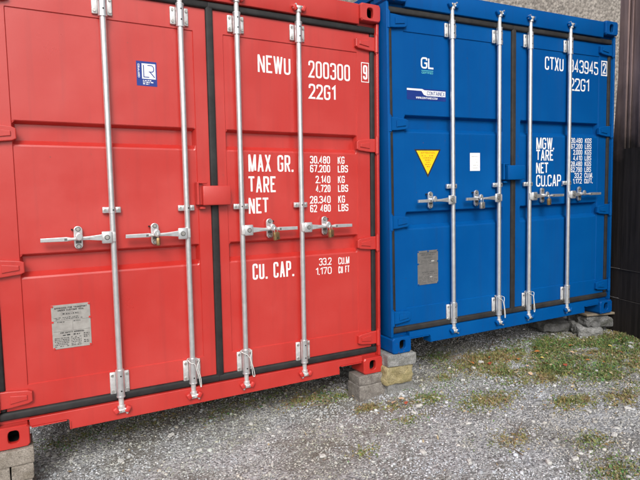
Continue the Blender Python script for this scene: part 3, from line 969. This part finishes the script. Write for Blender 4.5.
def fbm(x, y, s, seed):
    out = np.zeros_like(x)
    for k, (a, f) in enumerate(((1, 1), (.6, 2.1), (.4, 4.3))):
        out += a * np.sin(x * s * f + seed * 1.7 + k + 1.3 * np.sin(y * s * f * .8 + seed)) * np.sin(y * s * f * 1.1 - seed * .6 + 1.1 * np.sin(x * s * f * .7))
    return out

# patches of growth: centre, radii, density, kind
PATCH = [(3.55, .02, .38, .20, 1.0), (4.05, -.10, .50, .24, 1.1), (4.55, -.28, .42, .26, 1.1), (3.75, -.42, .42, .18, 1.0), (4.15, -.72, .36, .20, .9),
         (3.42, -.22, .22, .16, .8), (4.75, -.30, .35, .22, 1.0), (3.36, -.90, .17, .10, .9), (2.93, -.55, .22, .15, .8), (3.60, -.52, .14, .10, .6),
         (3.28, .30, .18, .14, .5), (2.97, -.06, .10, .10, .5), (1.98, .27, .26, .12, .5), (2.12, .16, .16, .08, .5), (2.22, -.14, .10, .07, .6), (2.42, -.24, .14, .08, .5),
         (2.62, -.28, .16, .10, .5), (1.85, -.64, .10, .07, .45), (2.80, -1.58, .18, .12, .6), (2.64, -1.04, .16, .10, .3), (3.70, -1.02, .22, .12, .5), (2.97, -1.30, .14, .10, .4),
         (4.25, -.95, .3, .16, .6), (4.6, -.75, .3, .2, .7), (.40, .60, .30, .16, .22), (2.30, -.48, .12, .08, .3), (4.95, -.2, .15, .12, 1.0), (3.85, -.12, .75, .26, .75), (4.30, -.50, .65, .34, .8), (3.35, -.05, .3, .2, .5), (4.7, -.95, .5, .3, .5), (.9, .55, .6, .12, .18), (1.5, .45, .4, .12, .25)]
def growth(x, y):
    g = np.zeros_like(x)
    for cx, cy, rx, ry, d in PATCH:
        e = ((x - cx) / rx) ** 2 + ((y - cy) / ry) ** 2
        g = np.maximum(g, d * np.exp(-e * 1.3))
    return g * (0.74 + .30 * fbm(x, y, 5.5, 3.0) + .28 * fbm(x, y, 17.0, 5.0))

def stones(name, n, smin, smax, pw, seed, pale, sink=.35):
    rg = np.random.default_rng(seed)
    x, y = vis_points(n, rg); n = len(x)
    keep = rg.random(n) > np.clip(growth(x, y) * .75, 0, .8)
    x, y = x[keep], y[keep]; n = len(x)
    s = smin + (smax - smin) * rg.random(n) ** pw
    sc = s[:, None] * np.stack([rg.uniform(.7, 1.3, n), rg.uniform(.6, 1.0, n), rg.uniform(.40, .75, n)], 1)
    jit = 1 + rg.uniform(-.28, .28, (n, len(IV), 1))
    P = IV[None] * jit * sc[:, None, :]
    a = rg.uniform(0, 2 * np.pi, n); t1 = rg.normal(0, .35, n)
    ca, sa, ct, st_ = np.cos(a), np.sin(a), np.cos(t1), np.sin(t1)
    Y = P[..., 1] * ct[:, None] - P[..., 2] * st_[:, None]; Zr = P[..., 1] * st_[:, None] + P[..., 2] * ct[:, None]
    Xr = P[..., 0] * ca[:, None] - Y * sa[:, None]; Yr = P[..., 0] * sa[:, None] + Y * ca[:, None]
    co = np.stack([Xr + x[:, None], Yr + y[:, None], Zr + (gz(x, y) + sc[:, 2] * sink)[:, None]], -1).reshape(-1, 3)
    f = (IF[None] + (np.arange(n) * len(IV))[:, None, None]).reshape(-1, 3)
    me = bpy.data.meshes.new(name); np_mesh(me, co, f)
    v = np.clip(rg.normal(.46, .105, n), .09, .68)
    v = np.where(rg.random(n) < pale, rg.uniform(.5, .72, n), v)
    warm = rg.normal(-.005, .03, n)
    dirt = np.clip(fbm(x, y, 2.3, 1.0) * .38 + .12, 0, .6)
    moss = np.clip(fbm(x, y, 3.7, 9.0) * .5 + .15 + .45 * np.exp(-((y - .35) / .5) ** 2) * (x < 2.6), 0, .75) * rg.uniform(.3, 1, n)
    col = np.stack([v * (1.02 + warm), v * 1.035, v * (1.09 - warm), np.ones(n)], 1)
    col[:, :3] = col[:, :3] * (1 - dirt[:, None]) + dirt[:, None] * v[:, None] * np.array([.72, .65, .50])
    col[:, :3] *= (1 - moss[:, None]) + moss[:, None] * np.array([.66, .66, .44])
    at = me.attributes.new('tint', 'FLOAT_COLOR', 'POINT')
    at.data.foreach_set('color', np.repeat(col, len(IV), 0).astype(np.float32).ravel())
    me.materials.append(GRAVEL)
    o = bpy.data.objects.new(name, me); COL.objects.link(o); o['kind'] = 'stuff'
    return o
stones('fine_gravel', 90000, .0028, .0080, 1.7, 21, .03)
stones('coarse_gravel', 4600, .007, .019, 3.2, 22, .05, .2)

# grass, weeds and moss
def blades(name, n, seed):
    rg = np.random.default_rng(seed)
    x = rg.uniform(-.4, 5.3, n * 12); y = rg.uniform(-2.0, 1.0, n * 12)
    ok = rg.random(n * 12) < growth(x, y) * .9
    x, y = x[ok][:n], y[ok][:n]; n = len(x)
    g = np.clip(growth(x, y), 0, 1)
    h = rg.uniform(.010, .034, n) * (.45 + .65 * g)
    tall = rg.random(n) < .04; h = np.where(tall, h * 2.0, h)
    w = rg.uniform(.0018, .0042, n)
    broad = rg.random(n) < .5
    w = np.where(broad, rg.uniform(.006, .017, n), w); h = np.where(broad, h * .6, h)
    a = rg.uniform(0, 2 * np.pi, n); ln = rg.uniform(.25, 1.25, n)
    dx, dy = np.cos(a), np.sin(a); sx, sy = -dy, dx
    z = gz(x, y)
    def pt(t_, side, wid):
        bend = ln * t_ * h * (.4 + .6 * t_)
        return np.stack([x + dx * bend + sx * side * wid, y + dy * bend + sy * side * wid, z + h * t_ * (1 - .25 * ln * t_)], -1)
    P = np.stack([pt(0, -1, w * .5), pt(0, 1, w * .5), pt(.55, 1, w * .6), pt(.55, -1, w * .6), pt(1, .0, w), pt(1, .06, w)], 1)
    co = P.reshape(-1, 3)
    F = np.array([[0, 1, 2, 3], [3, 2, 5, 4]])
    f = (F[None] + (np.arange(n) * 6)[:, None, None]).reshape(-1, 4)
    me = bpy.data.meshes.new(name); np_mesh(me, co, f)
    dry = np.clip(fbm(x, y, 4.1, 7.0) * .4 + .34 + rg.normal(0, .32, n), 0, 1)
    # the straw-coloured tufts
    for cx, cy, r in ((2.93, -.56, .13), (3.58, -.50, .13), (3.68, -1.02, .16), (3.46, -.92, .07), (2.22, -.14, .12), (2.64, -1.04, .2)):
        dry = np.maximum(dry, (1.0 * np.exp(-((x - cx) ** 2 + (y - cy) ** 2) / r ** 2)) * rg.uniform(.6, 1, n))
    gr = np.stack([rg.uniform(.07, .20, n), rg.uniform(.12, .27, n), rg.uniform(.035, .09, n)], 1)
    st_ = np.stack([rg.uniform(.22, .36, n), rg.uniform(.17, .26, n), rg.uniform(.07, .13, n)], 1)
    col = gr * (1 - dry[:, None]) + st_ * dry[:, None]
    col = np.concatenate([col, np.ones((n, 1))], 1)
    at = me.attributes.new('tint', 'FLOAT_COLOR', 'POINT')
    at.data.foreach_set('color', np.repeat(col, 6, 0).astype(np.float32).ravel())
    me.materials.append(GRASS)
    o = bpy.data.objects.new(name, me); COL.objects.link(o); o['kind'] = 'stuff'
blades('grass', 78000, 31)
def litter(name, n, seed):
    rg = np.random.default_rng(seed)
    x = rg.uniform(-.2, 5.2, n * 10); y = rg.uniform(-2.0, .9, n * 10)
    ok = rg.random(n * 10) < np.clip(growth(x, y), 0, 1) + .012
    x, y = x[ok][:n], y[ok][:n]; n = len(x)
    a = rg.uniform(0, 2 * np.pi, n); L = rg.uniform(.005, .016, n); w = L * rg.uniform(.15, .55, n)
    z = gz(x, y) + rg.uniform(.004, .022, n)
    t1, t2 = rg.normal(0, .35, n), rg.normal(0, .35, n)
    ca, sa = np.cos(a), np.sin(a)
    P = np.stack([np.stack([x + ca * u * L - sa * v * w, y + sa * u * L + ca * v * w, z + t1 * u * L + t2 * v * w], -1) for u, v in ((-1, 0), (0, -1), (1, 0), (0, 1))], 1)
    me = bpy.data.meshes.new(name); np_mesh(me, P.reshape(-1, 3), np.arange(n * 4).reshape(n, 4))
    k = rg.random((n, 1))
    col = np.concatenate([(1 - k) * np.array([.19, .135, .075]) + k * np.array([.50, .41, .26]), np.ones((n, 1))], 1)
    at = me.attributes.new('tint', 'FLOAT_COLOR', 'POINT')
    at.data.foreach_set('color', np.repeat(col, 4, 0).astype(np.float32).ravel())
    me.materials.append(GRASS)
    o = bpy.data.objects.new(name, me); COL.objects.link(o); o['kind'] = 'stuff'
litter('leaf_litter', 2600, 41)

# ------------------------------------------------------------------ blocks and stones carrying the containers
def lump(name, dims, m, seed, rough=.10, bev=.02, cuts=8, freq=3.0):
    b = bmesh.new(); bmesh.ops.create_cube(b, size=1.0)
    for v in b.verts: v.co = Vector((v.co.x * dims[0], v.co.y * dims[1], v.co.z * dims[2]))
    bmesh.ops.bevel(b, geom=list(b.edges), offset=bev, segments=2, affect='EDGES', profile=.6)
    bmesh.ops.subdivide_edges(b, edges=[e for e in b.edges if e.calc_length() > min(dims) * .25], cuts=cuts, use_grid_fill=True)
    s = min(dims)
    off = Vector((seed * 3.1, seed * 1.7, -seed * 2.3))
    for v in b.verts:
        nv = noise.noise_vector(v.co * freq / s * .5 + off) * rough * s + noise.noise_vector(v.co * freq * 3 / s * .5 + off) * rough * .35 * s
        v.co += nv
    bmesh.ops.triangulate(b, faces=[f for f in b.faces if len(f.verts) > 4])
    mb = MB(); mb.frombm(b, m, False)
    return mb.build(name)
def place(o, loc, rz=0, rx=0, ry=0, label=None, cat=None, group=None):
    o.location = loc; o.rotation_euler = (rx, ry, rz); tag(o, label, cat, group); return o

# left pier under the red container: three courses of pale blocks
g = 'pale concrete bricks of the pier'
place(lump('concrete_brick', (.43, .20, .084), CONCRETE_B, 1, .035, .006), (-.042, .078, -.0435), .02, 0, 0, 'long pale brick, top course right under the red container\'s left corner casting', 'brick', g)
place(lump('concrete_brick', (.104, .20, .082), CONCRETE_B, 2, .035, .006), (.117, .074, -.1275), .01, 0, 0, 'short pale brick at right end of the pier\'s second course', 'brick', g)
place(lump('concrete_brick', (.30, .20, .082), CONCRETE_B, 3, .035, .006), (-.090, .070, -.1275), .0, 0, 0, 'brick in the pier\'s second course, left of the upright joint at the frame edge', 'brick', g)
place(lump('concrete_brick', (.150, .20, .084), CONCRETE_B, 4, .035, .006), (.088, .078, -.2120), -.02, 0, 0, 'pale brick at right end of the pier\'s lowest visible course', 'brick', g)
place(lump('concrete_brick', (.26, .20, .084), CONCRETE_B, 5, .035, .006), (-.122, .078, -.2120), .0, 0, 0, 'brick at left of the pier\'s lowest visible course, cut by the frame edge', 'brick', g)
place(lump('concrete_brick', (.44, .21, .110), CONCRETE_B, 6, .035, .006), (-.045, .080, -.3100), .0, 0, 0, 'buried brick at the very foot of the left pier', 'brick', g)
# right support of the red container
place(lump('concrete_block', (.238, .15, .068), CONCRETE, 7, .05, .006), (2.348, .062, -.0355), -.02, 0, 0, 'upper grey block right under the red container\'s right corner casting', 'block', 'grey blocks under the red corner')
place(lump('concrete_block', (.246, .16, .140), CONCRETE, 8, .03, .006), (2.349, .064, -.1405), .0, 0, 0, 'lower grey block under the red container\'s right corner, sunk in gravel', 'block', 'grey blocks under the red corner')
# stack under the blue container's left corner
place(lump('concrete_block', (.240, .24, .085), CONCRETE_G, 9, .07, .008), (2.560, .030, .0925), -.10, 0, .008, 'flat grey slab right under the blue container\'s left corner casting', 'block')
place(lump('sandstone_block', (.235, .24, .135), SANDSTONE, 10, .12, .014), (2.540, .045, -.0205), -.03, 0, 0, 'mossy yellow sandstone block in the middle of the stack under the blue corner', 'stone')
place(lump('concrete_block', (.24, .25, .100), CONCRETE_G, 12, .05, .008), (2.560, .075, -.1400), .05, 0, 0, 'dark grey block at the foot of the stack below the yellow sandstone', 'block')
# under the blue container's right corner
place(lump('flat_stone', (.30, .28, .110), GREYROCK, 13, .24, .03), (4.845, .020, .080), -.2, 0, .05, 'rounded grey stone under the blue container\'s right corner casting', 'stone')
place(lump('flat_stone', (.24, .22, .080), CONCRETE_G, 14, .20, .02), (4.735, -.020, .005), -.5, .12, .10, 'grey slab of rubble leaning below the rounded stone at the blue right corner', 'stone')
place(lump('flat_stone', (.42, .26, .085), GREYROCK, 15, .18, .02), (4.600, .240, .020), -.18, .08, .10, 'long concrete slab lying half under the blue sill, left of the rounded stone', 'stone')
wb = MB(); wb.box(-.17, .17, -.10, .10, -.010, .010, OLDWOOD, .003)
place(wb.build('wooden_board'), (4.845, -.030, .156), -.25, 0, 0, 'thin weathered board wedged between the rounded stone and blue right corner casting', 'board')

# pale stones lying loose in the gravel
base = [lump('loose_stone', (.060, .044, .024), PALEROCK, 20 + i, .30, .008, 2) for i in range(3)]
spots = [(3.40, -.02, 1.3), (3.27, -.07, .8), (2.71, -.13, .9), (2.38, -.43, .8), (2.10, -.86, .9), (2.56, -1.33, 1.1), (2.71, -1.38, .8), (3.13, -1.33, .9), (3.97, -.65, .8),
         (1.73, .06, .8), (.12, .36, 1.0), (.37, .29, .8), (.62, .10, .8), (.25, .45, .7), (1.35, -.45, .7), (1.62, -.55, .8), (2.48, -.36, 1.0), (2.90, -.95, .7), (3.55, -1.15, .9), (2.22, -1.10, .8),
         (4.35, -.98, 1.0), (4.62, -.52, 1.2), (4.72, -.46, .9), (3.05, -.18, .7), (1.05, -.05, .8), (1.90, -.30, .8), (3.30, -1.05, .8), (.95, .25, .9), (1.45, .12, .7), (2.55, -.75, .8)]
for i, (x, y, s) in enumerate(spots):
    o = base[i] if i < 3 else base[i % 3].copy()
    if i >= 3: COL.objects.link(o)
    o.location = (x, y, gzs(x, y) + .008 * s); o.rotation_euler = (random.uniform(-.2, .2), random.uniform(-.2, .2), random.uniform(0, 6.28))
    o.scale = (s * random.uniform(.45, .8), s * random.uniform(.45, .75), s * .7)
    tag(o, 'small pale stone lying loose in the grey gravel', 'stone', 'pale stones in the gravel')

# fallen leaves
def leaf(m):
    mb = MB(); n = 7; vs = []
    for i in range(n + 1):
        t_ = i / n
        w = .022 * math.sin(math.pi * min(1, t_ * .97 + .02)) ** .8
        z = .006 * math.sin(t_ * 3.2) 
        vs += [(-w, t_ * .06 - .03, z + .006), (0, t_ * .06 - .03, z), (w, t_ * .06 - .03, z + .007)]
    fs = []
    for i in range(n):
        for k in (0, 1):
            a = i * 3 + k
            fs.append([a, a + 1, a + 4, a + 3])
    up = [(x, y, z + .0006) for x, y, z in vs]
    o = len(vs)
    mb.add(vs + up, [f[::-1] for f in fs] + [[j + o for j in f] for f in fs], m, True)
    mb.tube([(0, -.03, .001), (.002, -.05, .004)], .0010, m, 5)
    return mb.build('fallen_leaf')
LEAFM = [noisy('leaf_orange', (.42, .13, .03), (.52, .24, .07), 30), noisy('leaf_yellow', (.55, .40, .08), (.62, .48, .16), 30), noisy('leaf_red', (.34, .06, .03), (.40, .11, .05), 30), noisy('leaf_pale', (.56, .36, .22), (.62, .45, .30), 30)]
LEAFN = ['orange', 'yellow', 'dark red', 'pale pinkish brown']
LB = [leaf(m) for m in LEAFM]
lsp = [(3.94, -.13, 0), (3.52, -.01, 0), (3.75, -.36, 0), (3.52, -.41, 3), (4.13, -.32, 3), (4.19, -.44, 0), (4.11, -.62, 0), (4.12, -.74, 1), (3.59, -.13, 2), (3.69, -.15, 0), (3.97, -.20, 3), (4.00, -.06, 0),
       (3.30, -.02, 0), (4.30, -.42, 2), (4.42, -.55, 0), (3.86, -.46, 2), (4.52, -.40, 1), (3.62, -.30, 3), (4.28, -.20, 0), (3.42, -.10, 2), (4.05, -.52, 0), (2.36, -.24, 3), (2.44, -.22, 3), (3.85, -.25, 1), (2.42, -.30, 2)]
seen = set()
for x, y, k in lsp:
    o = LB[k] if k not in seen else LB[k].copy()
    if k in seen: COL.objects.link(o)
    seen.add(k)
    o.location = (x, y, gzs(x, y) + random.uniform(.014, .026)); o.rotation_euler = (random.uniform(-.35, .35), random.uniform(-.35, .35), random.uniform(0, 6.28))
    s = random.uniform(.42, .78); o.scale = (s, s, s)
    tag(o, LEAFN[k] + ' fallen leaf on the ground in front of the containers', 'leaf', LEAFN[k] + ' fallen leaves')

# twigs
def twig(x, y, rz, L, seed, label):
    rg = random.Random(seed); mb = MB(); p = Vector((-L / 2, 0, 0)); P = [p.copy()]
    d = Vector((1, 0, 0))
    for i in range(7):
        d = (d + Vector((0, rg.uniform(-.25, .25), rg.uniform(-.12, .14)))).normalized(); p = p + d * L / 7; P.append(p.copy())
    mb.tube(P, [.0035 - .0003 * i for i in range(8)], TWIGWOOD, 6)
    mb.tube([P[3], P[3] + Vector((.03, .035, .015)), P[3] + Vector((.055, .075, .012))], .0018, TWIGWOOD, 5)
    o = mb.build('twig'); o.location = (x, y, gzs(x, y) + .014); o.rotation_euler = (0, 0, rz)
    tag(o, label, 'twig')
twig(2.72, -.98, .6, .30, 1, 'dry forked twig on the gravel in front of the yellow straw tuft')
twig(2.00, .05, -.5, .24, 2, 'thin pale twig left of the grey blocks under the red corner')
twig(3.75, .25, .9, .30, 3, 'twig propped in the shade under the blue sill')
twig(2.52, -1.12, 1.4, .18, 4, 'short twig near the bottom edge below the blue left door')

# ------------------------------------------------------------------ rough-cast wall behind and dark timber wall at the right
wl = MB()
wl.box(-9, 26, 6.60, 6.90, -1.2, 9.0, None)
m, tt, b = mat('roughcast', (.3, .28, .25), .95)
tc = N(tt, 'ShaderNodeTexCoord')
v1 = N(tt, 'ShaderNodeTexVoronoi', Scale=11.0); n1 = N(tt, 'ShaderNodeTexNoise', Scale=7.0, Detail=8.0, Roughness=.75); n2 = N(tt, 'ShaderNodeTexNoise', Scale=.8, Detail=4.0)
for n in (v1, n1, n2): tt.links.new(tc.outputs['Object'], n.inputs['Vector'])
bw_ = N(tt, 'ShaderNodeRGBToBW'); tt.links.new(v1.outputs['Color'], bw_.inputs[0])
c1 = ramp(tt, bw_.outputs[0], .15, (.24, .21, .185), .9, (.44, .40, .36))
c2 = ramp(tt, n1.outputs[0], .36, (.085, .075, .068), .60, (.46, .415, .37))
c3 = mixc(tt, .6, c1.outputs[0], c2.outputs[0])
c4 = mixc(tt, ramp(tt, n2.outputs[0], .45, G3(0), .7, G3(.5)).outputs[0], c3, (.25, .225, .195))
tt.links.new(c4, b.inputs['Base Color'])
sb = N(tt, 'ShaderNodeMath', operation='SUBTRACT'); tt.links.new(n1.outputs[0], sb.inputs[0]); tt.links.new(v1.outputs['Distance'], sb.inputs[1])
bp = N(tt, 'ShaderNodeBump', Strength=1.0, Distance=.05); tt.links.new(sb.outputs[0], bp.inputs['Height']); tt.links.new(bp.outputs[0], b.inputs['Normal'])
wl.mats = [m]
o = wl.build('roughcast_wall'); tag(o, 'grey rough-cast rendered wall rising behind the two containers', 'wall')

tw = empty('timber_wall', (4.995, -.12, 0), (0, 0, math.atan2(-.96, -.29)))   # local x runs towards the camera
tag(tw, 'tall dark brown timber wall with near-black lower half at the right edge', 'wall')
def timber_mat(name, graded):
    m, tt, b = mat(name, (.1, .07, .06), .8)
    b.inputs['Specular IOR Level'].default_value = .2
    tc = N(tt, 'ShaderNodeTexCoord')
    mp = N(tt, 'ShaderNodeMapping'); mp.inputs['Scale'].default_value = (14, 14, .8); tt.links.new(tc.outputs['Object'], mp.inputs[0])
    n1 = N(tt, 'ShaderNodeTexNoise', Scale=2.0, Detail=8.0, Roughness=.65); tt.links.new(mp.outputs[0], n1.inputs['Vector'])
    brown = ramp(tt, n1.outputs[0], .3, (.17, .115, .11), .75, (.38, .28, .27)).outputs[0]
    near_black = ramp(tt, n1.outputs[0], .32, (.009, .0075, .007), .8, (.044, .036, .033)).outputs[0]
    if graded:
        # colour turns near-black towards the bottom, with a ragged edge
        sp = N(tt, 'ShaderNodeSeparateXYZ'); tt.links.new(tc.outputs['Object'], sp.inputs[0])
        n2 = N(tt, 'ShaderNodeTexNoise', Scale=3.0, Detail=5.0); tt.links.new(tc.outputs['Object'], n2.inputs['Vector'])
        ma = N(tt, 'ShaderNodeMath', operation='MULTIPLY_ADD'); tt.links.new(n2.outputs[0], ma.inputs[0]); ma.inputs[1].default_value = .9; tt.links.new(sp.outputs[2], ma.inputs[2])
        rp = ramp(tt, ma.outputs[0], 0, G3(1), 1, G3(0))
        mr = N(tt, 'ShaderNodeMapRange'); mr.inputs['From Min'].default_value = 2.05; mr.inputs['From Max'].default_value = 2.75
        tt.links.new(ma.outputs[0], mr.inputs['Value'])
        c = mixc(tt, mr.outputs[0], near_black, brown)
    else:
        c = near_black
    tt.links.new(c, b.inputs['Base Color'])
    bp = N(tt, 'ShaderNodeBump', Strength=.35, Distance=.006); tt.links.new(n1.outputs[0], bp.inputs['Height']); tt.links.new(bp.outputs[0], b.inputs['Normal'])
    return m
SEAM = noisy('dusty_seam', (.035, .03, .027), (.11, .095, .085), 9.0, .9)
BOARDS_GRADED = timber_mat('graded_boards', True); SHEET_DARK = timber_mat('dark_sheet', False)  # boards darken towards the bottom, sheets are dark throughout
bd = MB(); x = .012; k = 0
while x < 2.0:
    w = .105 + .02 * math.sin(k * 2.3)
    bd.box(x, x + w, .002 + .004 * (k % 2), .030 + .004 * (k % 2), .9, 3.6, BOARDS_GRADED, .004)
    if k > 0:
        bd.box(x - .016, x + .012, -.012, .0018, .9, 3.6, BOARDS_GRADED, .003)
    x += w + .005; k += 1
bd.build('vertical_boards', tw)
ls = MB()
for i, (za, zb) in enumerate(((-.3, .30), (.304, .575))):
    ls.box(-.052 + .004 * (i % 2), 2.02, -.032 + .004 * (i % 2), -.0125, za, zb, SHEET_DARK, .003)
pz_ = [(.104, .579), (2.02, .579), (2.02, 1.66), (.104, 1.66)]
ls.add([(x, -.0325, z) for x, z in pz_] + [(x, -.0125, z) for x, z in pz_], [[0, 1, 2, 3], [7, 6, 5, 4], [0, 4, 5, 1], [1, 5, 6, 2], [2, 6, 7, 3], [3, 7, 4, 0]], SHEET_DARK)
pz_ = [(-.052, .579), (.100, .579), (.100, 3.6), (.006, 3.6), (.002, 2.30), (-.042, 1.62)]
k_ = len(pz_)
ls.add([(x, -.0315, z) for x, z in pz_] + [(x, -.0125, z) for x, z in pz_], [list(range(k_)), list(range(k_, 2 * k_))[::-1]] + [[i, i + k_, (i + 1) % k_ + k_, (i + 1) % k_] for i in range(k_)], BOARDS_GRADED)
for zz in (.302, .577):
    ls.box(-.050, 2.02, -.0345, -.0325, zz - .003, zz + .001, SEAM)
ls.build('lower_sheets', tw)
fr = MB(); fr.box(.02, 2.0, .036, .10, -.3, 3.6, BOARDS_GRADED)
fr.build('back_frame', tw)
